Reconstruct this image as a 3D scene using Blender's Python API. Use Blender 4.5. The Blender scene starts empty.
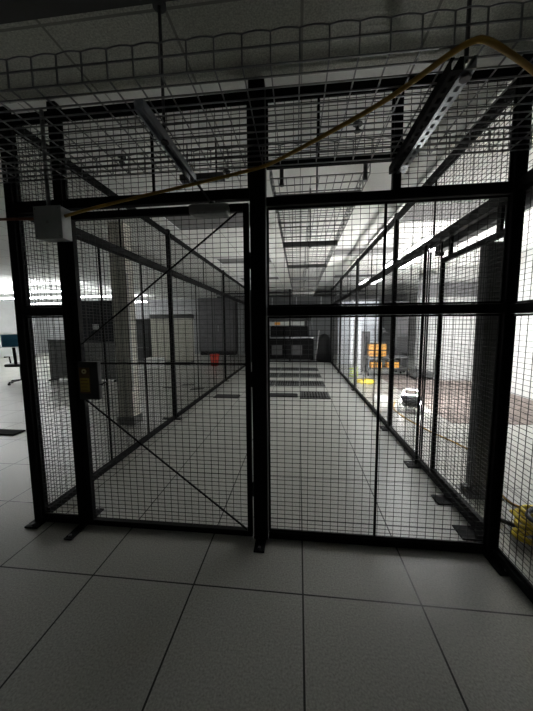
import bpy, math, random
from mathutils import Vector, Matrix
random.seed(7)
SC = bpy.context.scene
COL = SC.collection

# ------------------------------------------------------------------ materials
def node_mat(name):
    m = bpy.data.materials.new(name); m.use_nodes = True
    nt = m.node_tree
    return m, nt, nt.nodes['Principled BSDF']

def mat(name, color, rough=.5, metal=0., noise=0., scale=30., emit=None, strength=0., bump=0., spec=.5):
    m, nt, b = node_mat(name)
    c = (*color, 1)
    b.inputs['Roughness'].default_value = rough
    b.inputs['Metallic'].default_value = metal
    b.inputs['Base Color'].default_value = c
    b.inputs['Specular IOR Level'].default_value = spec
    if noise or bump:
        tc = nt.nodes.new('ShaderNodeTexCoord'); n = nt.nodes.new('ShaderNodeTexNoise')
        n.inputs['Scale'].default_value = scale; n.inputs['Detail'].default_value = 4
        nt.links.new(tc.outputs['Object'], n.inputs['Vector'])
        r = nt.nodes.new('ShaderNodeValToRGB')
        r.color_ramp.elements[0].position = .3; r.color_ramp.elements[1].position = .7
        r.color_ramp.elements[0].color = (*[x*(1-noise) for x in color], 1)
        r.color_ramp.elements[1].color = (*[min(1, x*(1+noise)) for x in color], 1)
        nt.links.new(n.outputs['Fac'], r.inputs['Fac']); nt.links.new(r.outputs['Color'], b.inputs['Base Color'])
        if bump:
            bp = nt.nodes.new('ShaderNodeBump'); bp.inputs['Strength'].default_value = bump; bp.inputs['Distance'].default_value = .01
            nt.links.new(n.outputs['Fac'], bp.inputs['Height']); nt.links.new(bp.outputs['Normal'], b.inputs['Normal'])
    if emit:
        b.inputs['Emission Color'].default_value = (*emit, 1); b.inputs['Emission Strength'].default_value = strength
    return m

def tile_mat(name, base, line, tx, ty, ox, oy, lw, spec_scale, spec, rough, stain=.12):
    """square tiles with dark joints, speckled face; object coordinates in metres"""
    m, nt, b = node_mat(name)
    N, Lk = nt.nodes, nt.links
    def math_(op, a, v=None):
        n = N.new('ShaderNodeMath'); n.operation = op
        for i, x in enumerate((a, v)):
            if x is None: continue
            if isinstance(x, (int, float)): n.inputs[i].default_value = x
            else: Lk.new(x, n.inputs[i])
        return n.outputs[0]
    tc = N.new('ShaderNodeTexCoord'); sp = N.new('ShaderNodeSeparateXYZ'); Lk.new(tc.outputs['Object'], sp.inputs[0])
    def joint(o, t, off):
        f = math_('FRACT', math_('DIVIDE', math_('ADD', o, -off + 100*t), t))
        d = math_('MINIMUM', f, math_('SUBTRACT', 1.0, f))
        return math_('LESS_THAN', math_('MULTIPLY', d, t), lw)
    j = math_('MAXIMUM', joint(sp.outputs[0], tx, ox), joint(sp.outputs[1], ty, oy))
    n1 = N.new('ShaderNodeTexNoise'); n1.inputs['Scale'].default_value = spec_scale; n1.inputs['Detail'].default_value = 3
    n2 = N.new('ShaderNodeTexNoise'); n2.inputs['Scale'].default_value = 1.3; n2.inputs['Detail'].default_value = 5
    for n in (n1, n2): Lk.new(tc.outputs['Object'], n.inputs['Vector'])
    v = math_('ADD', math_('MULTIPLY', math_('SUBTRACT', n1.outputs['Fac'], .5), spec), math_('MULTIPLY', math_('SUBTRACT', n2.outputs['Fac'], .5), stain))
    v = math_('ADD', v, 1.0)
    sc = N.new('ShaderNodeVectorMath'); sc.operation = 'SCALE'; sc.inputs[0].default_value = base; Lk.new(v, sc.inputs['Scale'])
    mx = N.new('ShaderNodeMix'); mx.data_type = 'RGBA'
    Lk.new(j, mx.inputs['Factor']); Lk.new(sc.outputs[0], mx.inputs['A']); mx.inputs['B'].default_value = (*line, 1)
    Lk.new(mx.outputs['Result'], b.inputs['Base Color'])
    b.inputs['Roughness'].default_value = rough
    bp = N.new('ShaderNodeBump'); bp.inputs['Strength'].default_value = .6; bp.inputs['Distance'].default_value = .003
    Lk.new(math_('SUBTRACT', 1.0, j), bp.inputs['Height']); Lk.new(bp.outputs['Normal'], b.inputs['Normal'])
    return m

M = {}
M['black'] = mat('black_powder_coat', (.0035, .0035, .004), .6, 0, .25, 60, spec=.15)
M['wire'] = mat('black_wire', (.006, .006, .006), .55)
M['zinc'] = mat('galvanised_steel', (.30, .31, .32), .38, .85, .25, 25)
M['zincwire'] = mat('zinc_wire', (.26, .265, .27), .3, .95)
M['rod'] = mat('plain_rod', (.11, .11, .115), .5, .6)
M['strut'] = mat('strut_steel', (.42, .45, .48), .3, .9, .15, 30)
M['floor'] = tile_mat('raised_floor_tile', (.39, .39, .362), (.008, .008, .008), .61, .61, -.584, 1.447, .0045, 110, 1.3, .33)
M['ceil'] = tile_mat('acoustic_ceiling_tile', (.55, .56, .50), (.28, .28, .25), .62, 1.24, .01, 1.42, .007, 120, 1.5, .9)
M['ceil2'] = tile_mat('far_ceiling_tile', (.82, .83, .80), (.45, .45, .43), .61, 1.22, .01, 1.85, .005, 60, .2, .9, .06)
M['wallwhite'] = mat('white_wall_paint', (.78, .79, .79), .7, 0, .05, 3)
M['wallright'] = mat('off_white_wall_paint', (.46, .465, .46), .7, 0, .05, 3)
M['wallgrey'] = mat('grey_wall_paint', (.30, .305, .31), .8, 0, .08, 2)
M['walldark'] = mat('dark_beam_unseen_wall', (.09, .09, .09), .8, 0, .1, 2)  # beam colour; also cuts bounce light from the unseen walls
M['header'] = mat('grey_header', (.10, .10, .105), .7, 0, .2, 4)
M['column'] = mat('beige_column', (.80, .78, .70), .75, 0, .1, 6)
M['brown'] = mat('worn_brown_slab', (.20, .165, .15), .8, 0, .55, 9, bump=.4)
M['yellow'] = mat('yellow_cable', (.40, .23, .025), .5, 0, .1, 20)
M['yellowtape'] = mat('yellow_coil', (.85, .66, .04), .5)
M['lime'] = mat('lime_cable', (.60, .78, .08), .5)
M['red_cable'] = mat('red_cable', (.22, .07, .03), .5)
M['boxgrey'] = mat('grey_box_enamel', (.42, .44, .44), .45, .3, .12, 12)
M['closer'] = mat('closer_body', (.30, .30, .30), .45, .5, .1, 30)
M['label_dark'] = mat('label_brown', (.13, .07, .018), .5)
M['label_gold'] = mat('label_gold', (.50, .36, .05), .45)
M['label_cream'] = mat('label_cream', (.8, .74, .46), .5)
M['dark'] = mat('dark_plastic', (.025, .026, .028), .45, 0, .2, 20)
M['dkgrey'] = mat('dark_grey_metal', (.075, .078, .08), .5, .2, .15, 10)
M['grey'] = mat('mid_grey_fabric', (.20, .205, .20), .9, 0, .15, 40)
M['pale'] = mat('pale_cabinet_enamel', (.55, .54, .47), .5, 0, .06, 8)
M['white'] = mat('white_plastic', (.8, .8, .8), .45)
M['screen'] = mat('dull_screen', (.03, .032, .035), .25)
M['blue'] = mat('blue_upholstery', (.03, .16, .28), .8, 0, .15, 40)
M['red'] = mat('red_plastic', (.70, .05, .02), .45)
M['orange'] = mat('orange_plastic', (.72, .33, .05), .45)
M['grate'] = mat('grate_metal', (.08, .082, .08), .5, .4, .2, 30)
M['hole'] = mat('dark_slot', (.01, .01, .01), .9)
M['troffer'] = mat('unlit_diffuser', (.22, .22, .22), .6, 0, .08, 8)
M['tube'] = mat('lit_tube', (1, 1, 1), .5, emit=(.97, .985, 1.0), strength=21)
M['tubeR'] = mat('lit_tube_bright', (1, 1, 1), .5, emit=(.95, .98, 1.0), strength=11)
M['led'] = mat('lit_led_face', (1, 1, 1), .5, emit=(1.0, .985, .95), strength=650)
M['side_spill'] = mat('added_side_spill', (1, 1, 1), .5, emit=(1, .985, .95), strength=250)  # added glow for light spilling on the floor beside the lamp
M['film'] = mat('hazy_plastic_sheet', (.72, .75, .80), .35)

# ------------------------------------------------------------------ mesh builder
class MB:
    def __init__(s): s.v = []; s.f = []; s.smooth = []
    def quad(s, a, b, c, d):
        n = len(s.v); s.v += [tuple(a), tuple(b), tuple(c), tuple(d)]; s.f.append((n, n+1, n+2, n+3)); s.smooth.append(False)
    def box(s, x0, x1, y0, y1, z0, z1):
        n = len(s.v)
        s.v += [(x, y, z) for z in (z0, z1) for y in (y0, y1) for x in (x0, x1)]
        for f in ((0,2,3,1),(4,5,7,6),(0,1,5,4),(2,6,7,3),(0,4,6,2),(1,3,7,5)):
            s.f.append(tuple(n+i for i in f)); s.smooth.append(False)
        return s
    def bar(s, p, q, w, h=None, caps=True, up=(0,0,1)):
        """rectangular bar from p to q, w across, h along 'up'"""
        p, q = Vector(p), Vector(q); h = h or w
        d = (q-p).normalized(); u = Vector(up)
        if abs(d.dot(u)) > .99: u = Vector((0,1,0))
        r = d.cross(u).normalized(); u = r.cross(d)
        n = len(s.v)
        for c in (p, q):
            for a, b in ((-1,-1),(1,-1),(1,1),(-1,1)): s.v.append(tuple(c + r*(a*w/2) + u*(b*h/2)))
        for i in range(4):
            j = (i+1) % 4; s.f.append((n+i, n+j, n+4+j, n+4+i)); s.smooth.append(False)
        if caps:
            s.f += [(n+3,n+2,n+1,n), (n+4,n+5,n+6,n+7)]; s.smooth += [False, False]
        return s
    def tube(s, pts, r, k=8, closed=False, caps=True):
        pts = [Vector(p) for p in pts]; N = len(pts); n0 = len(s.v); ref = None
        rr = r if isinstance(r, (list, tuple)) else [r]*N
        for i, p in enumerate(pts):
            a = pts[i-1] if (i or closed) else pts[0]; b = pts[(i+1) % N] if (i < N-1 or closed) else pts[-1]
            d = (b-a).normalized()
            if ref is None:
                ref = Vector((0,0,1)) if abs(d.z) < .9 else Vector((1,0,0))
            x = d.cross(ref).normalized(); y = x.cross(d).normalized(); ref = y
            for t in range(k):
                an = 2*math.pi*t/k; s.v.append(tuple(p + x*math.cos(an)*rr[i] + y*math.sin(an)*rr[i]))
        for i in range(N if closed else N-1):
            j = (i+1) % N
            for t in range(k):
                u = (t+1) % k
                s.f.append((n0+i*k+t, n0+i*k+u, n0+j*k+u, n0+j*k+t)); s.smooth.append(k > 5)
        if caps and not closed:
            s.f.append(tuple(n0+t for t in range(k-1, -1, -1))); s.smooth.append(False)
            s.f.append(tuple(n0+(N-1)*k+t for t in range(k))); s.smooth.append(False)
        return s
    def cyl(s, c, r, z0, z1, k=16, r1=None):
        return s.tube([(c[0], c[1], z0), (c[0], c[1], z1)], [r, r if r1 is None else r1], k)
    def prism(s, poly, z0, z1):
        n = len(s.v); k = len(poly)
        s.v += [(x, y, z0) for x, y in poly] + [(x, y, z1) for x, y in poly]
        s.f.append(tuple(n+i for i in range(k-1, -1, -1))); s.f.append(tuple(n+k+i for i in range(k))); s.smooth += [False]*2
        for i in range(k):
            j = (i+1) % k; s.f.append((n+i, n+j, n+k+j, n+k+i)); s.smooth.append(False)
        return s
    def build(s, name, m, parent=None, bevel=0., loc=None):
        me = bpy.data.meshes.new(name); off = Vector(loc) if loc else Vector((0,0,0))
        me.from_pydata([tuple(Vector(v)-off) for v in s.v], [], s.f); me.update()
        me.polygons.foreach_set('use_smooth', s.smooth)
        me.materials.append(M[m])
        o = bpy.data.objects.new(name, me); COL.objects.link(o); o.location = off
        if parent: o.parent = parent; o.location = off
        if bevel:
            b = o.modifiers.new('bevel', 'BEVEL'); b.width = bevel; b.segments = 2; b.limit_method = 'ANGLE'
        return o

def tag(o, label, cat, group=None, kind=None):
    o['label'] = label; o['category'] = cat
    if group: o['group'] = group
    if kind: o['kind'] = kind
    return o
def thing(name, label, cat, loc=(0,0,0), group=None, rz=0.):
    o = bpy.data.objects.new(name, None); COL.objects.link(o); o.location = loc; o.rotation_euler.z = rz
    o.empty_display_size = .1
    return tag(o, label, cat, group)
def dup(root, loc, label, group=None, rz=None):
    r = root.copy(); COL.objects.link(r); r.location = loc; r['label'] = label
    if rz is not None: r.rotation_euler.z = rz
    if group: r['group'] = group
    for ch in list(root.children):
        c = ch.copy(); COL.objects.link(c); c.parent = r
        for g in list(ch.children):
            d = g.copy(); COL.objects.link(d); d.parent = c
    return r
def struct(name, mb, m, label=None):
    o = mb.build(name, m); o['kind'] = 'structure'
    o['label'] = label or name.replace('_', ' '); o['category'] = name.split('_')[0]
    return o

# ------------------------------------------------------------------ main dimensions (metres)
YF = 1.86            # front of the cage
XL, XR = -1.925, 1.25 # side walls of the cage
YB = 11.6            # back of the cage
ZC = 2.90            # ceiling
XRN = 1.222          # right wall in front of the corner post
ZT = 2.80            # top rail
ZM = 2.24            # transom height

# ------------------------------------------------------------------ room
struct('floor', MB().box(-15, 6.5, -3.0, 15.2, -.12, 0), 'floor', 'grey speckled raised floor of square tiles')
struct('floor_slab', MB().box(2.25, 4.4, 4.45, 8.9, 0.0, .006), 'brown', 'worn brown strip of floor by the white wall')
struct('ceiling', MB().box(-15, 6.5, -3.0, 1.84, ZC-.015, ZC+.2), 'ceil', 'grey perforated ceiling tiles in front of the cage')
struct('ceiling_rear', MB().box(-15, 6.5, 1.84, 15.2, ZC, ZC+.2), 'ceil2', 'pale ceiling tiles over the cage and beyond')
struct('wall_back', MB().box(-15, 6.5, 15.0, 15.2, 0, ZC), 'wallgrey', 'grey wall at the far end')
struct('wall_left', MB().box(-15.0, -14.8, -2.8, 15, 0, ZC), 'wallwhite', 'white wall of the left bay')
struct('wall_front', MB().box(-14.8, 6.5, -3.0, -2.8, 0, ZC), 'walldark', 'unseen wall behind the camera, made dark to dim the foreground')  # out of view; dark finish keeps bounce light off the foreground
struct('wall_right_darkened', MB().box(4.4, 6.5, -2.8, 4.2, 0, ZC-.016), 'walldark', 'unseen near stretch of the right wall, darkened to dim the foreground')  # out of view; white wall darkened here to cut light on the foreground
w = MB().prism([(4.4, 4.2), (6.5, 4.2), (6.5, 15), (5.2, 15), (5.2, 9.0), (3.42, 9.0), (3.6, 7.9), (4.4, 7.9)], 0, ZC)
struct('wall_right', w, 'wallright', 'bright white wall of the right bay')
struct('trim_header', MB().box(3.0, 4.4, 7.80, 7.9, 2.13, 2.48), 'header', 'dark band high on the white wall')

struct('trim_beam', MB().box(-6, 4, .9, 1.33, ZC-.08, ZC-.016), 'walldark', 'dark beam under the ceiling at the very top of view')
# building column beside the cage
t = thing('building_column', 'beige square column standing just outside left cage wall', 'column', (-2.54, 4.05, 0))
MB().box(-.12, .12, -.10, .10, 0, ZC).build('column_shaft', 'column', t, .01)
MB().box(-.135, .135, -.115, .115, 0, .12).build('skirting', 'grey', t)
MB().box(.1205, .129, -.09, -.06, .5, 2.2).build('pale_strip', 'white', t)  # pale strip up the right side of the shaft

# ------------------------------------------------------------------ cage posts
def post(label, x, y, w, plate, z1=2.87, group='cage posts', name='cage_post', plate_off=(0, 0)):
    t = thing(name, label, 'post', (x, y, 0), group)
    MB().box(-w/2, w/2, -w/2, w/2, .012, z1).build('post_tube', 'black', t, .004)
    px, py = plate; ox, oy = plate_off
    p = MB().box(ox-px/2, ox+px/2, oy-py/2, oy+py/2, 0, .012).build('foot_plate', 'black', t, .003)
    for s in (-1, 1):
        c = (ox + s*(px/2-.025) if px > py else ox, oy if px > py else oy + s*(py/2-.025))
        MB().cyl(c, .011, .012, .024, 6).build('bolt', 'rod', t)
    return t
post('black corner post at left end of cage front', XL, YF, .056, (.10, .12), plate_off=(.0, -.03))
post('black front post left of the cage door with grey box on it', -1.565, YF, .06, (.06, .34))
post('thick black front post between cage door and fixed mesh panel', -.25, YF, .094, (.07, .30))
post('black corner post at right end of cage front', 1.207, YF, .056, (.10, .26), plate_off=(0, -.05))
post('first post behind front corner on left cage wall', XL, 4.27, .055, (.30, .07), plate_off=(-.05, 0))
post('left cage wall post well behind the beige column', XL, 7.45, .05, (.2, .07))
post('left corner post at the far end of the cage', XL, YB, .06, (.14, .14))
post('right cage wall post with orange cases showing beside it', XR, 4.07, .055, (.15, .14), plate_off=(-.03, .03))
post('right cage wall post near yellow coil on the floor', XR, 6.6, .05, (.14, .14))
post('farthest side post along right cage wall', XR, 9.1, .05, (.14, .14))
post('right corner post at the far end of the cage', XR, YB, .06, (.14, .14))
post('middle post of the far end fence', -.35, YB, .06, (.14, .14))
post('slim post at the far edge of the gate opening in right cage wall', XR-.040, 3.04, .024, (.15, .14), z1=2.2, group='cage posts', plate_off=(-.03, 0))
tag(MB().box(1.12, 1.26, 2.35, 2.48, 0, .012).build('floor_plate', 'black', None, .003), 'black plate on floor at foot of the mesh gate', 'plate')
# small foot at the front right corner inside
tag(MB().box(1.10, 1.24, 1.96, 2.10, 0, .012).build('floor_plate', 'black', None, .003), 'black plate on floor inside front right cage corner', 'plate')

# ------------------------------------------------------------------ cage rails
def rail(label, p, q, w, h, group='cage rails', name='crossbar'):
    c = (Vector(p)+Vector(q))/2
    o = MB().bar(p, q, w, h).build(name, 'black', None, .003, loc=c)
    return tag(o, label, 'rail', group)
G = .052; GS = .031
rail('short black crossbar on top left of front, left of the grey box', (XL+GS, YF, ZM), (-1.565-GS, YF, ZM), .05, .06)
rail('short black crossbar halfway up narrow left front bay', (XL+GS, YF, 1.555), (-1.565-GS, YF, 1.555), .05, .055)
rail('black header bar over the cage door', (-1.565+GS, YF, 2.245), (-.25-G, YF, 2.245), .05, .05)
rail('black upper crossbar right of the centre post', (-.25+G, YF, 2.195), (1.207-GS, YF, 2.195), .05, .05)
rail('black crossbar at chest height right of the centre post', (-.25+G, YF, 1.535), (1.207-GS, YF, 1.535), .05, .055)
rail('black bottom rail of narrow left front bay', (XL+GS, YF, .03), (-1.565-GS, YF, .03), .04, .045)
rail('black bottom rail right of the centre post', (-.25+G, YF, .025), (1.207-GS, YF, .025), .04, .045)
rail('top rail over narrow left front bay', (XL+GS, YF, ZT), (-1.565-GS, YF, ZT), .04, .045)
rail('top rail above the cage door', (-1.565+GS, YF, ZT), (-.25-G, YF, ZT), .04, .045)
rail('top rail right of the centre post', (-.25+G, YF, ZT), (1.207-GS, YF, ZT), .04, .045)
rail('bar framing top of the tray opening above the crossbar', (-.25+G, YF, 2.405), (.536, YF, 2.405), .03, .03)
rail('short upright stub between crossbar and right hanging channel', (.555, YF, 2.225), (.555, YF, 2.775), .035, .04, 'cage rails', 'stub_post')

def side(x, nm, ys, zs):
    for i in range(len(ys)-1):
        a, b, where = ys[i][0], ys[i+1][0], ys[i][1]
        for z, h, what in zs:
            rail(f'{what} of {nm} cage wall {where}', (x, a+.06, z), (x, b-.04, z), .045, h, f'{nm} cage wall rails')
Z3 = ((.035, .05, 'bottom rail'), (2.26, .065, 'upper side rail'), (ZT+.01, .05, 'top rail'))
side(XL, 'left', [(YF, 'next to the beige column'), (4.27, 'past the beige column'), (7.45, 'in the far stretch'), (YB, '')], Z3)
side(XR, 'right', [(YF, 'beside the mesh gate'), (4.07, 'beside the orange cases'), (6.6, 'beside the yellow coil'), (9.1, 'in the far stretch'), (YB, '')],
     ((.035, .05, 'bottom rail'), (2.21, .065, 'upper side rail'), (ZT+.01, .06, 'top rail')))
for z, h, what in ((.035, .05, 'bottom rail'), (1.53, .055, 'chest height rail'), (2.21, .06, 'upper rail'), (ZT, .05, 'top rail')):
    rail(f'{what} of right cage wall in front of corner post', (XRN, .45, z), (XRN, YF-.034, z), .045, h, 'near right wall rails')
rail('bottom rail of far end fence left half', (XL+.04, YB, .035), (-.39, YB, .035), .04, .05, 'far end rails')
rail('bottom rail of far end fence right half', (-.31, YB, .035), (XR-.04, YB, .035), .04, .05, 'far end rails')
rail('upper rail of far end fence left half', (XL+.04, YB, 2.2), (-.39, YB, 2.2), .04, .05, 'far end rails')
rail('upper rail of far end fence right half', (-.31, YB, 2.2), (XR-.04, YB, 2.2), .04, .05, 'far end rails')

# ------------------------------------------------------------------ wire mesh
PX, PZ, RW = .050, .030, .0026
def mesh_wires(p, q, z0, z1, px=PX, pz=PZ, w=RW, jig=.0012, zphase=None, xphase=0.):
    """welded wire mesh between plan points p and q"""
    mb = MB(); p, q = Vector((*p, 0)), Vector((*q, 0)); L = (q-p).length; d = (q-p)/L; n = Vector((-d.y, d.x, 0))
    k = max(2, round(L/px)); m = max(2, round((z1-z0)/pz))
    for i in range(1, k):
        a = p + d*(L*i/k + random.uniform(-jig, jig))
        e = random.uniform(-jig, jig)
        mb.bar((a.x, a.y, z0), (a.x+d.x*e, a.y+d.y*e, z1), w, w, False)
    for j in range(1, m):
        z = z0 + (z1-z0)*j/m + random.uniform(-jig, jig)
        mb.bar((p.x+n.x*w, p.y+n.y*w, z), (q.x+n.x*w, q.y+n.y*w, z + random.uniform(-jig, jig)*2), w, w, False)
    return mb
def panel(label, p, q, z0, z1, rods=(), group='mesh panels', edge=.012, px=PX, pz=PZ, name='mesh_panel', w=RW):
    c = ((p[0]+q[0])/2, (p[1]+q[1])/2, z0)
    t = thing(name, label, 'mesh panel', c, group)
    lp, lq = (p[0]-c[0], p[1]-c[1]), (q[0]-c[0], q[1]-c[1])
    mesh_wires(lp, lq, 0, z1-z0, px, pz, w).build('wire_mesh', 'wire', t)
    mb = MB(); h = z1-z0; e = edge
    for a in (lp, lq): mb.bar((*a, 0), (*a, h), e)
    for z in (e/2, h-e/2): mb.bar((*lp, z), (*lq, z), e)
    mb.build('frame', 'black', t)
    for f in rods:
        x, y = lp[0]+(lq[0]-lp[0])*f, lp[1]+(lq[1]-lp[1])*f
        MB().bar((x, y, 0), (x, y, h), .014).build('joint_bar', 'black', t)
    return t
e1 = .058; e2 = .037
# front
panel('tall narrow mesh panel low in left front bay', (XL+e2, YF), (-1.565-e2, YF), .055, 1.525)
panel('mesh panel over the short crossbar in left front bay', (XL+e2, YF), (-1.565-e2, YF), 1.585, 2.205)
panel('mesh panel above grey box in left front bay', (XL+e2, YF), (-1.565-e2, YF), 2.275, 2.775)
panel('mesh panel above the cage door', (-1.565+e2, YF), (-.25-e1, YF), 2.275, 2.775, (.5,))
panel('large lower mesh panel right of the centre post', (-.25+e1, YF), (1.207-e2, YF), .05, 1.505, (.507,))
panel('upper mesh panel right of the centre post', (-.25+e1, YF), (1.207-e2, YF), 1.565, 2.165, (.513,))
panel('mesh panel above the tray opening', (-.25+e1, YF), (.53, YF), 2.425, 2.775, (.42,))
panel('small mesh panel right of the upright stub above crossbar', (.58, YF), (1.207-e2, YF), 2.225, 2.775)
# sides
def side_panels(x, nm, ys, sg, zmid, zlo=.065):
    for i in range(len(ys)-1):
        a, b, where = ys[i][0]+sg, ys[i+1][0]-.04, ys[i][1]
        panel(f'lower side panel of {nm} cage wall {where}', (x, a), (x, b), zlo, zmid-.037, (.34, .67) if b-a < 3.2 else (.25, .5, .75), f'{nm} wall panels')
        panel(f'top side panel of {nm} cage wall {where}', (x, a), (x, b), zmid+.037, ZT-.02, (.5,), f'{nm} wall panels')
side_panels(XL, 'left', [(YF, 'next to the beige column'), (4.27, 'past the beige column'), (7.45, 'in the far stretch'), (YB, '')], .06, 2.26)
side_panels(XR, 'right', [(4.07, 'beside the orange cases'), (6.6, 'beside the yellow coil'), (9.1, 'in the far stretch'), (YB, '')], .05, 2.21)
panel('lower side panel of right cage wall between gate opening and next post', (XR, 3.07), (XR, 4.03), .065, 2.17, (), 'right wall panels')
panel('narrow lower panel of right cage wall between gate and slim post', (XR, 2.80), (XR, 3.02), .065, 2.17, (), 'right wall panels')
panel('top side panel of right cage wall over the mesh gate', (XR, YF+.06), (XR, 4.03), 2.25, ZT-.03, (.5,), 'right wall panels')
panel('low mesh panel of right cage wall in front of corner post', (XRN, .45), (XRN, YF-.04), .065, 1.50, (), 'near right wall panels')
panel('middle mesh panel of right cage wall in front of corner post', (XRN, .45), (XRN, YF-.04), 1.56, 2.175, (), 'near right wall panels')
panel('top mesh panel of right cage wall in front of corner post', (XRN, .45), (XRN, YF-.04), 2.245, 2.77, (), 'near right wall panels')

# ------------------------------------------------------------------ cage door
dx0, dx1, dz0, dz1 = -1.532, -.310, .008, 2.195
t = thing('cage_door', 'black mesh cage door with thin cross braces and lock box', 'door', (dx0, YF, 0))
W = dx1-dx0
f = MB()
f.box(0, .045, -.02, .02, dz0, dz1).box(W-.034, W, -.02, .02, dz0, dz1).box(.04, W-.034, -.02, .02, dz0, dz0+.04).box(.04, W-.034, -.02, .02, dz1-.045, dz1)
f.build('door_frame', 'black', t, .003)
mesh_wires((.04, 0), (W-.034, 0), dz0+.04, dz1-.045).build('wire_mesh', 'wire', t)
MB().bar((.04, -.008, 1.20), (W-.034, -.008, 1.20), .01).build('joint_bar', 'black', t)
MB().bar((.05, -.012, 1.33), (W-.07, -.012, 2.145), .009).build('brace_rod', 'black', t)
MB().bar((.03, -.012, .96), (W-.04, -.012, .055), .009).build('brace_rod', 'black', t)
LX = .045
lb = MB().box(LX, LX+.145, -.060, -.022, .955, 1.215).build('lock_box', 'dark', t, .006)
MB().box(LX+.012, LX+.086, -.064, -.0605, 1.0, 1.175).build('label_plate', 'label_dark', lb)
MB().tube([(LX+.049, -.067, 1.150), (LX+.049, -.0645, 1.150)], .017, 16).build('round_badge', 'label_cream', lb)
MB().tube([(LX+.049, -.0685, 1.150), (LX+.049, -.0672, 1.150)], .006, 12).build('keyhole', 'label_dark', lb)
MB().box(LX+.016, LX+.082, -.0655, -.0645, 1.012, 1.105).build('gold_sticker', 'label_gold', lb)
lines = MB()
for k, (a, b) in enumerate(((.022, .070), (.022, .076), (.026, .066), (.022, .072))): lines.box(LX+a, LX+b, -.0665, -.066, 1.09-.022*k-.004, 1.09-.022*k)
lines.build('sticker_line', 'label_dark', lb)
MB().tube([(LX+.145, -.05, 1.06), (LX+.17, -.06, 1.062), (LX+.185, -.055, 1.075), (LX+.21, -.05, 1.078)], .006, 8).build('lever_handle', 'dark', t)
# hinges on the centre post side are pins
for z in (.35, 1.1, 1.85): MB().cyl((W+.006, -.016), .007, z-.05, z+.05, 10).build('hinge', 'black', t)
# closer
cl = MB().box(-.655, -.42, 1.75, 1.835, 2.11, 2.17).build('door_closer', 'closer', None, .012, loc=(-.53, 1.79, 2.137))
tag(cl, 'grey door closer box mounted at top of the cage door', 'door closer')
MB().cyl((.05-.04, 0), .018, .035, .055, 12).build('spindle', 'dark', cl)
MB().box(-.12, .12, -.049, -.046, -.02, .02).build('cover_plate', 'closer', cl)
arm = MB().bar((-.53, 1.78, 2.19), (-.63, 1.775, 2.325), .022, .012).build('brace_arm', 'dkgrey', None)
tag(arm, 'thin slanted arm between door closer and hanging channel', 'arm')

# ------------------------------------------------------------------ junction box with conduit
t = thing('junction_box', 'light grey metal box on front post left of cage door', 'electrical box', (-1.567, 1.79, 2.005))
MB().box(-.092, .092, -.045, .035, 0, .195).build('box_body', 'boxgrey', t, .004)
MB().box(-.095, .095, -.050, -.046, -.002, .198).build('box_cover', 'boxgrey', t, .002)
for a in (-.08, .08):
    for z in (.015, .18): MB().tube([(a, -.054, z), (a, -.0505, z)], .005, 8).build('screw', 'zinc', t)
MB().tube([(0.0, -.053, .10), (0.0, -.0505, .10)], .01, 12).build('plug', 'closer', t)
MB().tube([(-.045, .018, .195), (-.045, .018, .55), (-.045, .02, .80)], .012, 10).build('conduit', 'zinc', t)
MB().cyl((-.045, .015), .017, .195, .22, 12).build('connector', 'zinc', t)

# ------------------------------------------------------------------ cable trays (wire baskets)
def basket(L, W, H, name, label, loc, rz, wave=True, step=.1, lstep=.05, r=.0028):
    """wire basket running along local X from 0..L, across local Y 0..W"""
    t = thing(name, label, 'cable tray', loc, 'wire cable trays', rz)
    b = MB(); n = round(W/lstep)
    for i in range(n+1): b.bar((0, W*i/n, -r*2), (L, W*i/n, -r*2), 2*r, 2*r)
    m = round(L/step)
    for i in range(m+1):
        x = L*i/m
        b.bar((x, 0, 0), (x, W, 0), 2*r, 2*r)
    b.build('basket_bottom', 'zincwire', t)
    for y in (0, W):
        s = MB()
        s.bar((0, y, H*.55), (L, y, H*.55), 2*r, 2*r)
        for i in range(m+1): s.bar((L*i/m, y, 0), (L*i/m, y, H), 2*r, 2*r)
        pts = []
        for i in range(m):
            for k in range(4):
                u = k/4; pts.append((L*(i+u)/m, y, H + (.007*math.sin(math.pi*u) if wave else 0)))
        pts.append((L, y, H))
        s.tube(pts, r*1.15, 5)
        s.build('basket_side', 'zincwire', t)
    return t
basket(4.1, .64, .10, 'cable_tray', 'wire basket cable tray running across in front of the cage', (-2.9, 1.075, 2.352), .010, r=.0025)
basket(7.4, .60, .10, 'cable_tray', 'wire basket cable tray running back over the middle of cage', (.42, 1.90, 2.352), math.pi/2, r=.0026)

def slotted(L, name_bm=None):
    """strut channel along local Y 0..L: slotted back facing down, lips up"""
    b = MB(); w, h, th = .041, .041, .0028
    b.box(-w/2, -w/2+th, 0, L, 0, h).box(w/2-th, w/2, 0, L, 0, h)
    b.box(-w/2, -w/2+.012, 0, L, h-th, h).box(w/2-.012, w/2, 0, L, h-th, h)
    b.box(-w/2+th, -.007, 0, L, 0, th).box(.007, w/2-th, 0, L, 0, th)
    y = 0
    while y < L:
        b.box(-.007, .007, y, min(L, y+.022), 0, th); y += .050
    return b
def lipped(L):
    """strut channel along local Y, open side facing down"""
    b = MB(); w, h, th = .041, .041, .0028
    b.box(-w/2, w/2, 0, L, h-th, h).box(-w/2, -w/2+th, 0, L, 0, h).box(w/2-th, w/2, 0, L, 0, h)
    b.box(-w/2, -w/2+.0095, 0, L, 0, th).box(w/2-.0095, w/2, 0, L, 0, th)
    return b
t = thing('strut_hanger', 'shiny open channel under front tray hung from ceiling rod above door', 'hanger', (-.635, 1.19, 2.306), 'front tray hangers')
lipped(.60).build('strut_channel', 'strut', t)
MB().tube([(.012, .20, .045), (.012, .20, ZC-2.306-.02)], .0075, 8).build('threaded_rod', 'rod', t)
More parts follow.
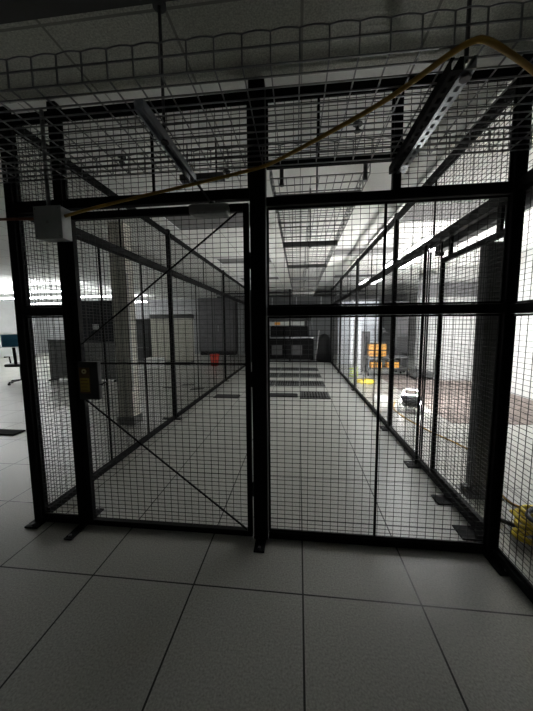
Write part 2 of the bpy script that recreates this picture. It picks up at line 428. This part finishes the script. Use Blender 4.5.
MB().cyl((.012, .20), .019, -.012, -.002, 6).build('nut', 'rod', t)
MB().cyl((.012, .20), .03, ZC-2.306-.035, ZC-2.306-.015, 12).build('ceiling_flange', 'rod', t)
t = thing('strut_hanger', 'slotted steel channel under front tray at right of centre post', 'hanger', (.575, 1.15, 2.306), 'front tray hangers')
slotted(.69).build('strut_channel', 'strut', t)
sl = slotted(.69); sl.v = [(x-.043, y, z) for x, y, z in sl.v]; sl.build('strut_channel', 'black', t)
MB().tube([(.0, .03, .045), (.0, .03, ZC-2.306-.02)], .0075, 8).build('threaded_rod', 'rod', t)
MB().cyl((0, .03), .019, -.012, -.002, 6).build('nut', 'rod', t)
MB().cyl((0, .03), .03, ZC-2.306-.035, ZC-2.306-.015, 12).build('ceiling_flange', 'rod', t)
t = None
for i, y in enumerate((2.12, 3.30, 4.48, 5.66, 6.84, 8.02)):
    lab = ['nearest', 'second', 'third', 'fourth', 'fifth', 'sixth'][i] + ' cross channel from the front under the middle cable tray'
    if t is None:
        t = thing('strut_hanger', lab, 'hanger', (.12, y, 2.30), 'middle tray hangers')
        MB().box(-.29, .29, -.02, .02, 0, .041).build('strut_channel', 'closer', t)
        MB().tube([(0, 0, .041), (0, 0, ZC-2.30)], .006, 8).build('threaded_rod', 'rod', t)
        MB().cyl((0, 0), .016, -.012, 0, 6).build('nut', 'rod', t)
        proto = t
    else: dup(proto, (.12, y, 2.30), lab)
t = thing('strut_hanger', 'small trapeze channel hung above the cage door behind mesh', 'hanger', (-.78, 2.42, 2.62))
MB().box(-.18, .18, -.03, .03, 0, .04).build('strut_channel', 'rod', t)
for s in (-.12, .12): MB().tube([(s, 0, .04), (s, 0, ZC-2.62)], .005, 6).build('threaded_rod', 'rod', t)
# clamps at the near end of the middle tray
for x, m_, lab in ((-.11, 'rod', 'dark drop bolt at left near end of middle tray'), (.40, 'zinc', 'bright perforated bracket at right near end of middle tray')):
    o = MB().box(x-.012, x+.012, 1.93, 1.936, 2.335, 2.45).build('tray_bracket', m_, None, loc=(x, 1.93, 2.335))
    tag(o, lab, 'bracket')
    MB().cyl((0, .003), .016, -.014, 0, 6).build('nut', m_, o)

# ------------------------------------------------------------------ cables
def smooth_path(pts, n=10):
    P = [Vector(p) for p in pts]; out = []
    for i in range(len(P)-1):
        a, b, c, d = P[max(0, i-1)], P[i], P[i+1], P[min(len(P)-1, i+2)]
        for k in range(n):
            u = k/n
            out.append(.5*((2*b) + (c-a)*u + (2*a-5*b+4*c-d)*u*u + (3*b-a-3*c+d)*u**3))
    out.append(P[-1]); return out
YELLOW_PTS = [(-1.467, 1.765, 2.145), (-1.21, 1.74, 2.18), (-.95, 1.74, 2.222), (-.67, 1.74, 2.265), (-.44, 1.735, 2.30), (-.21, 1.72, 2.333), (-.08, 1.64, 2.334), (.14, 1.47, 2.334), (.32, 1.32, 2.334), (.43, 1.20, 2.334), (.49, 1.125, 2.334), (.54, 1.085, 2.335), (.585, 1.085, 2.335), (.68, 1.135, 2.334), (.83, 1.23, 2.334), (1.06, 1.40, 2.334)]
o = MB().tube(smooth_path(YELLOW_PTS), .0095, 8).build('cable', 'yellow')
tag(o, 'dull yellow cable rising from grey box along underside of front tray', 'cable')
o = MB().tube(smooth_path([(-1.664, 1.76, 2.135), (-1.88, 1.725, 2.13), (-2.1, 1.73, 2.14), (-2.4, 1.70, 2.24), (-2.58, 1.6, 2.325), (-2.75, 1.5, 2.334)]), .009, 8).build('cable', 'red_cable')
tag(o, 'dark red cable leaving left side of the grey box', 'cable')

# ------------------------------------------------------------------ sliding gate and steel panel outside the right wall
t = thing('cage_gate', 'black framed mesh gate in right cage wall just behind corner post', 'gate', (XR, 1.925, 0))
gw = .855
f = MB(); f.box(-.015, .015, 0, .03, .07, 2.02).box(-.015, .015, gw-.03, gw, .07, 2.02).box(-.015, .015, .03, gw-.03, .07, .11).box(-.015, .015, .03, gw-.03, 1.98, 2.02)
f.build('gate_frame', 'black', t, .003)
mesh_wires((0, .03), (0, gw-.03), .10, 1.98).build('wire_mesh', 'wire', t)
for y in (.12, .72):
    MB().box(-.01, .01, y-.02, y+.02, 2.02, 2.17).build('roller_hanger', 'black', t)
MB().box(-.028, -.015, gw-.04, gw-.01, 1.0, 1.12).build('pull_handle', 'dkgrey', t)
o = MB().box(1.30, 1.37, 1.4, 3.02, 2.13, 2.23).build('gate_track', 'dkgrey', None, .004, loc=(1.335, 2.2, 2.13))
tag(o, 'dark gate track beam running along right cage wall', 'track')
MB().box(-.036, .036, .82, .85, -.03, .115).build('end_stop', 'black', o)
t = thing('steel_column', 'dark upright steel column just outside the mesh gate', 'column', (1.56, 2.56, 0))
MB().box(-.10, .10, -.06, .06, .012, 2.08).build('column_shaft', 'dkgrey', t, .006)
MB().box(-.16, .12, -.1, .1, 0, .012).build('foot_plate', 'dkgrey', t)
MB().box(-.15, -.1, -.03, .03, .012, .07).build('foot_gusset', 'dkgrey', t)

# ------------------------------------------------------------------ floor grates inside the cage
def grate(label, x0, x1, y0, y1, slots=9, h=.02):
    t = thing('floor_grate', label, 'floor grate', ((x0+x1)/2, (y0+y1)/2, 0), 'loose floor grates')
    w, d = x1-x0, y1-y0
    f = MB().box(-w/2, w/2, -d/2, d/2, 0, .006); f.build('tray_base', 'hole', t)
    b = MB(); b.box(-w/2, w/2, -d/2, -d/2+.03, .006, h).box(-w/2, w/2, d/2-.03, d/2, .006, h).box(-w/2, -w/2+.03, -d/2+.03, d/2-.03, .006, h).box(w/2-.03, w/2, -d/2+.03, d/2-.03, .006, h)
    n = slots
    for i in range(n): 
        x = -w/2+.03+(w-.06)*(i+.5)/n; b.box(x-.012, x+.012, -d/2+.03, d/2-.03, .006, h-.002)
    for k in (1, 2): b.box(-w/2+.03, w/2-.03, -d/2+d*k/3-.008, -d/2+d*k/3+.008, .006, h-.004)
    b.build('grille', 'grate', t)
T = .61; x0 = -.584; y0 = 1.447
def cell(i, j): return (x0+i*T+.01, x0+(i+1)*T-.01, y0+j*T+.01, y0+(j+1)*T-.01)
rows = [(1, 7, 'slotted floor grate nearest the camera, alone at right'),
        (-1, 9, 'floor grate at left end of the second row back'), (0, 9, 'floor grate in middle of the second row back'), (1, 9, 'floor grate at right end of the second row back'),
        (-1, 11, 'floor grate at left end of the third row back'), (0, 11, 'floor grate in middle of the third row back'), (1, 11, 'floor grate at right end of the third row back'),
        (-1, 13, 'floor grate at left end of the row nearest far fence'), (0, 13, 'floor grate in middle of the row nearest far fence'), (1, 13, 'floor grate at right end of the row nearest far fence')]
for i, j, lab in rows: grate(lab, *cell(i, j))
t = thing('floor_pan', 'flat dark tile pan left of the nearest slotted grate', 'floor pan', (-.38, y0+7.4*T, 0))
MB().box(-.36, .36, -.14, .14, 0, .012).build('pan', 'hole', t, .003)
MB().box(-.34, .34, .12, .14, .012, .02).build('rim', 'grate', t)
t = thing('floor_pan', 'flat dark tile pan near the left cage wall', 'floor pan', (-1.47, y0+7.1*T, 0))
MB().box(-.26, .26, -.13, .13, 0, .012).build('pan', 'hole', t, .003)
MB().box(-.24, .24, .11, .13, .012, .02).build('rim', 'grate', t)

# ------------------------------------------------------------------ far machine behind the end fence
t = thing('air_handler', 'dark floor machine with two grey square panels behind far fence', 'machine', (-.40, 12.6, 0))
MB().box(-1.02, 1.02, -.3, .3, .05, .92).build('lower_cabinet', 'black', t, .01)
for x in (-.52, .32):
    p = MB().box(x-.22, x+.22, -.315, -.3, .22, .64).build('grille_panel', 'header', t)
    g = MB()
    for k in range(9): g.box(x-.2, x+.2, -.322, -.315, .25+.042*k, .265+.042*k)
    g.build('louvre', 'grate', p)
MB().box(-1.02, 1.02, -.33, .3, .92, .98).build('worktop', 'zinc', t, .004)
MB().box(-.8, .78, -.2, .3, .98, 1.42).build('upper_hood', 'black', t, .01)
pb = MB().box(-.95, .6, -.22, .25, 1.46, 1.62).build('display_panel', 'boxgrey', t, .006)
MB().box(-.62, -.38, -.224, -.22, 1.49, 1.6).build('orange_label', 'orange', pb)
MB().box(-.9, .9, -.15, .25, 1.66, 1.86).build('top_duct', 'dark', t, .01)
for x in (-.95, .82, .95): MB().tube([(x, -.25, .98), (x, -.25, 1.88)], .03, 10).build('pipe', 'zinc', t)
for x in (-.7, .7): MB().box(x-.06, x+.06, -.1, .1, 1.40, 1.67).build('bracket', 'dark', t)
for x in (-.95, .95): MB().box(x-.06, x+.06, -.25, .25, 0, .05).build('foot', 'black', t)
o = thing('air_duct', 'broad dark duct under ceiling beyond the far fence', 'duct', (-.1, 12.6, 2.2))
MB().box(-1.5, 1.5, -.4, .4, 0, .42).build('duct_shell', 'dkgrey', o, .01)
for x in (-1.0, 0, 1.0): MB().box(x-.02, x+.02, -.42, .42, -.01, .43).build('flange', 'zinc', o)
for x in (-1.2, 1.2): MB().tube([(x, 0, .43), (x, 0, ZC-2.2)], .008, 6).build('hanger_rod', 'rod', o)
for y, z, lab in ((11.95, 2.78, 'upper dark conduit crossing just beyond the far fence'), (12.05, 2.66, 'lower dark conduit crossing just beyond the far fence')):
    o = MB().tube([(-3.4, y, z), (2.6, y, z)], .035, 10).build('conduit_run', 'dark', None, loc=(-.4, y, z)); tag(o, lab, 'conduit', 'far conduits')
    for x in (-2.2, .3, 2.4): MB().tube([(x, 0, .03), (x, 0, ZC-z)], .008, 6).build('hanger_rod', 'rod', o)
# draped pile
t = thing('covered_stack', 'tall dark covered stack beside the far machine', 'covered stack', (1.05, 12.3, 0))
c = MB(); rings = []
for z, rx, ry in ((0, .34, .30), (.3, .33, .29), (.7, .29, .25), (.95, .24, .2), (1.08, .12, .1), (1.11, .01, .01)):
    rings.append([(rx*math.cos(a)*(1+.06*math.sin(5*a)), ry*math.sin(a)*(1+.06*math.cos(4*a)), z) for a in [2*math.pi*k/24 for k in range(24)]])
n0 = 0
for r_ in rings: c.v += r_
for i in range(len(rings)-1):
    for k in range(24):
        a = i*24+k; b = i*24+(k+1) % 24; c.f.append((a, b, b+24, a+24)); c.smooth.append(True)
c.build('cover', 'dark', t)
MB().tube([(-.36, -.2, 0), (-.30, -.15, .6), (-.22, -.05, 1.25)], .025, 8).build('pole', 'white', t)

# ------------------------------------------------------------------ left bay
t = thing('storage_cabinet', 'pale two door cabinet with a black handle past left cage wall', 'cabinet', (-4.85, 10.85, 0))
MB().box(-.75, .75, -.25, .25, .12, 1.76).build('body', 'pale', t, .006)
for s in (-1, 1):
    d = MB().box(min(0, s*.74)+.005, max(0, s*.74)-.005, -.27, -.25, .16, 1.72).build('door', 'pale', t, .004)
    if s > 0:
        hd = MB().box(.02, .14, -.30, -.27, .80, 1.06).build('lock_plate', 'dark', d)
        MB().tube([(.10, -.31, .86), (.16, -.34, .88), (.16, -.34, 1.0), (.10, -.31, 1.02)], .016, 8).build('handle', 'white', d)
MB().box(-.77, .77, -.28, .27, 1.76, 1.92).build('top_band', 'dkgrey', t)
MB().box(-.73, .73, -.24, .24, 0, .12).build('plinth', 'dkgrey', t)
t = thing('equipment_cabinet', 'tall dark double door cabinet against the far wall', 'cabinet', (-4.1, 14.65, 0))
MB().box(-.95, .95, -.3, .3, .2, 2.86).build('body', 'dkgrey', t, .008)
for s in (-1, 1):
    d = MB().box(min(0, s*.93)+.006, max(0, s*.93)-.006, -.32, -.3, .28, 2.80).build('door', 'header', t, .004)
    MB().box(s*.08-.015, s*.08+.015, -.35, -.32, 1.2, 1.5).build('handle', 'zinc', d)
MB().box(-.9, .9, -.28, .28, 0, .2).build('plinth', 'black', t)
o = MB().box(-3.06, -2.82, 14.55, 14.85, 0, 2.75).build('wall_pipe', 'boxgrey', None, .02, loc=(-2.94, 14.7, 0)); tag(o, 'light grey upright duct beside the tall dark cabinet', 'duct')
t = thing('waste_bin', 'small red bin on the floor in front of tall dark cabinet', 'bin', (-3.08, 10.4, 0))
b = MB(); b.tube([(0,0,0), (0,0,.40)], [.13, .17], 20); b.build('bin_body', 'red', t)
MB().tube([(0,0,.40), (0,0,.43)], [.18, .18], 20).build('rim', 'red', t)
t = thing('storage_box', 'low white box on floor left of the pale cabinet', 'box', (-5.2, 10.0, 0))
MB().box(-.3, .3, -.2, .2, 0, .28).build('box_body', 'white', t, .01)
MB().box(-.31, .31, -.21, .21, .28, .33).build('lid', 'white', t, .01)
def partition(label, x, y, w, h, mtl):
    t = thing('office_partition', label, 'partition', (x, y, 0), 'office partitions')
    MB().box(-w/2, w/2, -.03, .03, .04, h-.03).build('fabric_panel', mtl, t, .004)
    MB().box(-w/2-.01, w/2+.01, -.035, .035, h-.03, h).build('top_cap', 'dkgrey', t)
    for s in (-1, 1): MB().box(s*(w/2-.08)-.03, s*(w/2-.08)+.03, -.15, .15, 0, .04).build('foot', 'black', t)
partition('grey partition standing low behind the narrow left bay', -6.35, 7.3, .98, 1.12, 'grey')
partition('grey partition behind the lock box, left of the column', -5.28, 7.3, 1.0, 1.06, 'grey')
t = thing('display_screen', 'dark screen on a stand above the grey partition by column', 'screen', (-5.6, 7.8, 0))
MB().box(-.62, .62, -.04, .02, 1.0, 2.2).build('screen_body', 'dark', t, .008)
MB().box(-.59, .59, -.044, -.04, 1.03, 2.17).build('screen_glass', 'screen', t)
MB().box(-.24, -.06, -.047, -.044, 1.38, 1.54).build('pale_patch', 'boxgrey', t)  # small pale rectangle on the screen
MB().bar((0, .05, .03), (0, .05, 1.5), .06).build('stand_pole', 'black', t)
MB().box(-.35, .35, -.15, .25, 0, .03).build('stand_base', 'black', t)
t = thing('shelf_unit', 'dark open shelf unit past the column beside pale cabinet', 'shelf', (-6.3, 10.9, 0))
for z in (.05, .6, 1.15, 1.72): MB().box(-.55, .55, -.2, .2, z, z+.04).build('shelf_board', 'dkgrey', t)
for sx in (-1, 1):
    for sy in (-1, 1): MB().box(sx*.55-.02, sx*.55+.02, sy*.2-.02, sy*.2+.02, 0, 1.78).build('upright', 'dark', t)
MB().box(-.55, .55, .2, .21, .0, 1.76).build('back_panel', 'dkgrey', t)

# blue chair
t = thing('office_chair', 'blue backed office chair far left outside the cage', 'chair', (-7.22, 6.8, 0), rz=.35)
MB().box(-.25, .25, -.24, .24, .46, .54).build('seat', 'dark', t, .03)
bk = MB(); n = 9
for i in range(n):
    u = -1+2*i/(n-1); y = -.24 - .04*(1-u*u)
    bk.v += [(u*.25, y, .98), (u*.25, y+.05, .98), (u*.25, y+.05, 1.28), (u*.25, y, 1.28)]
for i in range(n-1):
    a = i*4
    for k in range(4): j = (k+1) % 4; bk.f.append((a+k, a+j, a+4+j, a+4+k)); bk.smooth.append(True)
bk.f += [(3,2,1,0), (4*n-4, 4*n-3, 4*n-2, 4*n-1)]; bk.smooth += [False]*2
back = bk.build('backrest', 'blue', t)
MB().tube([(-.26, -.29, .97), (-.26, -.27, 1.29), (.26, -.27, 1.29), (.26, -.29, .97)], .012, 8, True).build('piping', 'white', back)
MB().bar((0, -.2, .5), (0, -.25, 1.1), .06, .025).build('back_bar', 'black', t)
MB().cyl((0, 0), .03, .1, .46, 12).build('gas_column', 'black', t)
for s in (-1, 1):
    MB().tube([(s*.27, .1, .5), (s*.29, .1, .7), (s*.29, -.1, .71)], .018, 8).build('armrest', 'black', t)
for k in range(5):
    a = 2*math.pi*k/5+.3; l = MB().bar((0, 0, .1), (.29*math.cos(a), .29*math.sin(a), .07), .04, .03).build('base_leg', 'black', t)
    MB().tube([(.29*math.cos(a)-.02, .29*math.sin(a), .03), (.29*math.cos(a)+.02, .29*math.sin(a), .03)], .03, 12).build('caster', 'black', l)
o = MB().box(-6.0, -3.82, 3.40, 3.58, 0, .02).build('cable_ramp', 'hole', None, .004, loc=(-4.9, 3.5, 0)); tag(o, 'flat black strip across floor left of the cage', 'floor strip')
o = MB().box(-5.2, -3.95, 3.18, 3.28, 0, .004).build('floor_tape', 'white', None, loc=(-4.5, 3.2, 0)); tag(o, 'pale strip on floor in front of the black floor strip', 'floor strip')
for i, (x, y, lab) in enumerate(((-3.05, 6.55, 'dark offcut on floor left of left cage wall'), (-2.75, 6.9, 'dark offcut on floor farther back by left cage wall'), (-2.35, 6.45, 'dark offcut on floor nearest left cage wall'))):
    o = MB().prism([(-.16, -.05), (.14, -.06), (.17, .03), (-.1, .06)], 0, .012).build('floor_offcut', 'dark', None); o.location = (x, y, 0); o.rotation_euler.z = .2*i
    tag(o, lab, 'offcut')

# ------------------------------------------------------------------ right bay
t = thing('utility_cart', 'low grey two shelf cart carrying orange cases', 'cart', (2.5, 8.75, 0))
for z, nm in ((.20, 'shelf'), (.52, 'shelf')): 
    MB().box(-.56, .56, -.3, .3, z, z+.035).build(nm, 'dkgrey', t, .004)
for sx in (-1, 1):
    for sy in (-1, 1):
        l = MB().box(sx*.53-.02, sx*.53+.02, sy*.27-.02, sy*.27+.02, .08, .60).build('leg', 'dkgrey', t)
        MB().tube([(sx*.53-.015, sy*.27, .04), (sx*.53+.015, sy*.27, .04)], .04, 12).build('caster', 'black', l)
k = 0
proto = None
def case(loc, lab, grp):
    global proto
    if proto is None:
        t = thing('tool_case', lab, 'case', loc, grp)
        MB().box(-.075, .075, -.12, .12, 0, .155).build('case_body', 'orange', t, .012)
        MB().box(-.078, .078, -.122, .122, .155, .19).build('lid', 'dark', t, .006)
        MB().tube([(-.04, -.125, .06), (-.04, -.14, .09), (.04, -.14, .09), (.04, -.125, .06)], .008, 8).build('handle', 'dark', t)
        proto = t; return t
    return dup(proto, loc, lab, grp)
pos = ['leftmost', 'middle', 'rightmost']
for c_ in range(3):
    for r_ in range(2):
        case((2.07+.165*c_, 8.70, .556+.191*r_), f'{pos[c_]} orange case in the {"upper" if r_ else "lower"} row on cart top', 'orange cases on the cart')
for c_ in range(4):
    case((2.12+.18*c_ + (.1 if c_ > 1 else 0), 8.68, .236), f'{["first", "second", "third", "fourth"][c_]} orange case from the left on cart bottom shelf', 'orange cases on the cart')
o = thing('equipment_box', 'dark grey box standing behind the orange cases', 'box', (2.03, 9.32, 0))
MB().box(-.14, .14, -.12, .12, .03, 1.26).build('box_body', 'dkgrey', o, .01)
MB().box(-.12, .12, -.125, -.12, .95, 1.2).build('front_panel', 'header', o)
for s in (-1, 1): MB().box(s*.1-.03, s*.1+.03, -.1, .1, 0, .03).build('foot', 'black', o)
o = thing('pendant_lamp', 'small black cone lamp hanging right above orange cases', 'lamp', (2.42, 8.75, 1.22))
MB().tube([(0, 0, 0), (0, 0, .10), (0, 0, .14)], [.14, .05, .02], 20).build('lamp_shade', 'dark', o)
MB().tube([(0, 0, .14), (0, 0, ZC-1.22)], .006, 6).build('cord', 'dark', o)
t = thing('equipment_rack', 'tall dark rack left of the bright white wall', 'rack', (3.10, 9.5, 0))
MB().box(-.17, .17, -.3, .3, .05, 2.15).build('rack_body', 'dkgrey', t, .006)
MB().box(-.15, .15, -.31, -.3, 1.2, 2.1).build('rack_door', 'header', t)
MB().box(-.15, .15, -.31, -.3, .15, 1.1).build('rack_panel', 'dark', t)
for s in (-1, 1): MB().box(s*.12-.03, s*.12+.03, -.25, .25, 0, .05).build('foot', 'black', t)
o = thing('low_platform', 'low dark grey platform at the foot of dark rack', 'platform', (3.28, 8.2, 0))
MB().box(-.25, .25, -.2, .2, .06, .2).build('deck', 'dkgrey', o, .006)
for s in (-1, 1): MB().box(s*.2-.03, s*.2+.03, -.18, .18, 0, .06).build('foot', 'black', o)
# plastic-wrapped pipes standing outside the right wall
PI_ = [(1.50, 8.6, .05, 1.9, 'film', 'white'), (1.58, 9.0, .04, 2.2, 'boxgrey', 'grey'), (1.76, 8.8, .06, 1.7, 'film', 'pale blue'), (1.82, 9.8, .035, 2.2, 'white', 'thin white')]
wh = ['nearest the cage wall', 'second from the cage wall', 'third from the cage wall', 'farthest from the cage wall']
for (x, y, r, h, m_, cn), q in zip(PI_, wh):
    o = thing('pipe_length', f'{cn} upright pipe left of orange cases, {q}', 'pipe', (x, y, 0), 'upright pipes')
    MB().cyl((0, 0), r, .02, h, 14).build('pipe', m_, o)
    MB().cyl((0, 0), r*1.6, 0, .02, 14).build('floor_flange', 'zinc', o)
# translucent sheet wall far right
o = MB().box(1.45, 2.85, 11.0, 11.04, .0, 2.3).build('plastic_sheeting', 'film', None, loc=(2.1, 11, 0)); tag(o, 'pale bluish plastic sheet hanging behind the orange cases', 'sheeting')
MB().box(-.7, .78, -.03, .07, 2.3, 2.36).build('top_batten', 'dkgrey', o)
def coil(name, label, x, y, r, m_, turns, th, h=.0, jit=.04, seed=1):
    random.seed(seed); pts = []
    N = int(turns*14)
    for i in range(N):
        a = 2*math.pi*i/14; rr = r*(1+random.uniform(-jit*4, jit*4)); pts.append((x+rr*math.cos(a), y+rr*.8*math.sin(a), th+ (i/N)*h + random.uniform(0, .006)))
    o = MB().tube(smooth_path(pts, 4), th, 7).build(name, m_, None, loc=(x, y, 0)); return tag(o, label, 'coil')
coil('cable_coil', 'yellow coiled hose on floor beside right cage wall', 1.66, 7.35, .19, 'yellowtape', 5, .016, .09)
coil('cable_coil', 'lime coil standing near the upright pipes', 1.50, 8.15, .10, 'lime', 4, .014, .28, .06, 3)
coil('cable_coil', 'thin white cord coil between work light and cage wall', 1.58, 5.75, .12, 'white', 3, .008, .05, .08, 5)
coil('cable_coil', 'black and yellow heap of cord outside right front corner', 1.72, 1.98, .22, 'yellowtape', 9, .014, .16, .09, 9)
hp = bpy.data.objects['cable_coil.003']
MB().tube(smooth_path([(-.26, .20, .02), (-.10, .02, .06), (.18, .12, .10), (-.02, -.2, .15), (-.2, .02, .17), (.08, .17, .19), (-.1, -.08, .21)]), .016, 8).build('black_cord', 'dark', hp)
hp.children[0].location = (0, 0, 0)
o = MB().tube(smooth_path([(1.80, 5.6, .01), (1.62, 5.0, .01), (1.72, 4.2, .01), (1.95, 3.4, .01), (1.75, 2.7, .01), (1.70, 2.45, .01), (1.74, 2.36, .01)]), .01, 8).build('cable', 'yellow')
tag(o, 'yellow extension cord on floor from work light to the heap', 'cable')
# work light
t = thing('work_light', 'glowing floor work light with carry handle outside right cage wall', 'work light', (1.88, 5.05, 0), rz=-.35)
def tilted(mb, a=math.radians(58), c=Vector((0, .02, .17))):
    m = Matrix.Rotation(a, 3, 'X'); mb.v = [tuple(m @ (Vector(v)-c) + c) for v in mb.v]; return mb
head = tilted(MB().prism([(-.11, -.06), (.11, -.06), (.15, .0), (.15, .08), (-.15, .08), (-.15, .0)], .05, .29)).build('lamp_housing', 'dkgrey', t, .012)
tilted(MB().box(-.13, .13, .0805, .0845, .065, .275)).build('led_face', 'led', head)
for a, b in ((-.155, -.1505), (.1505, .155)): tilted(MB().box(a, b, .01, .07, .06, .10)).build('spill_strip', 'side_spill', head)  # glowing strips added to light the floor on either side
fins = MB()
for k in range(7): fins.box(-.09+.03*k-.004, -.09+.03*k+.004, -.085, -.061, .07, .27)
tilted(fins).build('cooling_fins', 'dark', head)
MB().tube([(-.12, 0, .28), (-.12, -.03, .35), (-.08, -.05, .385), (.08, -.05, .385), (.12, -.03, .35), (.12, 0, .28)], .015, 8).build('carry_handle', 'white', t)
for s in (-1, 1):
    MB().tube([(s*.17, -.18, .015), (s*.17, .20, .015), (s*.17, .02, .17)], .013, 8).build('stand_tube', 'zinc', t)
MB().tube([(-.17, -.18, .015), (.17, -.18, .015)], .014, 8).build('stand_bar', 'white', t)

# ------------------------------------------------------------------ ceiling fittings
proto_t = None
def troffer(x, y, lab):
    global proto_t
    if proto_t is None:
        t = thing('ceiling_light', lab, 'ceiling light', (x, y, ZC), 'unlit ceiling lights')
        f = MB(); f.box(-.6, .6, -.3, -.275, -.03, 0).box(-.6, .6, .275, .3, -.03, 0).box(-.6, -.575, -.275, .275, -.03, 0).box(.575, .6, -.275, .275, -.03, 0)
        f.build('frame', 'wallwhite', t)
        MB().box(-.575, .575, -.275, .275, -.014, 0).build('diffuser', 'troffer', t)
        proto_t = t
    else: dup(proto_t, (x, y, ZC), lab)
troffer(-1.19, 4.05, 'unlit ceiling light above cage left side, nearest the door')
troffer(-1.19, 6.50, 'unlit ceiling light above cage left side, second row back')
troffer(-1.19, 8.94, 'unlit ceiling light above cage left side, farthest row')
troffer(1.95, 4.12, 'unlit ceiling light above right cage wall, nearest row')
troffer(1.25, 6.00, 'unlit ceiling light above right cage wall, second row')
troffer(1.60, 8.94, 'unlit ceiling light above right cage wall, farthest row')
proto_s = None
for x, y, lab in ((-1.51, 2.5, 'sprinkler head on ceiling behind top of door post'), (-.68, 2.85, 'sprinkler head on ceiling behind mesh above the door closer'), (.42, 2.33, 'sprinkler head on ceiling above the middle tray')):
    if proto_s is None:
        t = thing('sprinkler_head', lab, 'sprinkler', (x, y, ZC), 'sprinkler heads')
        MB().cyl((0, 0), .035, -.008, 0, 16).build('escutcheon', 'dkgrey', t)
        MB().cyl((0, 0), .012, -.05, -.008, 10).build('stem', 'dkgrey', t)
        MB().cyl((0, 0), .025, -.056, -.05, 12).build('deflector', 'dkgrey', t)
        proto_s = t
    else: dup(proto_s, (x, y, ZC), lab)
def batten(label, p, q, mtl, grp, r=.02, up_light=False):
    p, q = Vector(p), Vector(q); c = (p+q)/2
    t = thing('batten_light', label, 'ceiling light', (c.x, c.y, p.z), grp)
    a, b = p-Vector((c.x, c.y, p.z)), q-Vector((c.x, c.y, p.z))
    up = Vector((0, 0, .045))
    if up_light: MB().bar(a-up, b-up, .14, .03).build('housing', 'white', t)
    else: MB().bar(a+up, b+up, .03, .03).build('housing', 'white', t)
    MB().tube([a, b], r, 10).build('tube', mtl, t)
    for u in (.15, .85):
        m = a.lerp(b, u); MB().tube([m+Vector((0,0,.07)), (m.x, m.y, ZC-p.z-.003)], .006, 6).build('drop_rod', 'rod', t)
for y, q in ((8.8, 'nearest'), (10.6, 'middle'), (13.0, 'farthest')):
    batten(f'{q} of the long lit lamps in the left bay', (-13.5, y, 2.62), (-7.0, y, 2.62), 'tube', 'lit lamps in left bay', up_light=(y != 10.6))
batten('lit lamp in left bay nearest the blue chair', (-13.5, 7.4, 2.66), (-8.6, 7.4, 2.66), 'tube', 'lit lamps in left bay')
proto_l = None
def lit_panel(x, y, lab):
    global proto_l
    if proto_l is None:
        t = thing('ceiling_light', lab, 'ceiling light', (x, y, ZC), 'lit ceiling lights')
        f = MB(); f.box(-.3, -.275, -.6, .6, -.03, 0).box(.275, .3, -.6, .6, -.03, 0).box(-.275, .275, -.6, -.575, -.03, 0).box(-.275, .275, .575, .6, -.03, 0)
        f.build('frame', 'wallwhite', t)
        MB().box(-.275, .275, -.575, .575, -.014, 0).build('diffuser', 'tubeR', t)
        proto_l = t
    else: dup(proto_l, (x, y, ZC), lab)
lit_panel(2.35, 5.7, 'lit ceiling light over right bay, nearest the front')
lit_panel(2.35, 7.3, 'lit ceiling light over right bay, beside the white wall corner')
lit_panel(2.35, 10.2, 'added fill light panel above the plastic sheet')  # panel added to brighten the sheet and the far machine

wd = bpy.data.worlds.new('world'); SC.world = wd; wd.use_nodes = True
wd.node_tree.nodes['Background'].inputs['Color'].default_value = (0, 0, 0, 1)

# ------------------------------------------------------------------ camera
f, pi_, ya, ro, h = 291.359, .100676, -.110830, -.0082023, 1.44423
fw = Vector((math.sin(ya)*math.cos(pi_), math.cos(ya)*math.cos(pi_), -math.sin(pi_)))
r = Vector((math.cos(ya), -math.sin(ya), 0)); u = r.cross(fw)
r2 = r*math.cos(ro)+u*math.sin(ro); u2 = -r*math.sin(ro)+u*math.cos(ro)
cd = bpy.data.cameras.new('camera'); cam = bpy.data.objects.new('camera', cd); COL.objects.link(cam)
cd.sensor_fit = 'VERTICAL'; cd.sensor_height = 36; cd.lens = f*36/711; cd.clip_start = .02; cd.clip_end = 100
cam.matrix_world = Matrix(((r2.x, u2.x, -fw.x, 0), (r2.y, u2.y, -fw.y, 0), (r2.z, u2.z, -fw.z, h), (0, 0, 0, 1)))
SC.camera = cam
SC.view_settings.view_transform = 'Standard'; SC.view_settings.look = 'None'
SC.view_settings.gamma = 1; SC.view_settings.use_curve_mapping = False
SC.view_settings.exposure = 1.25
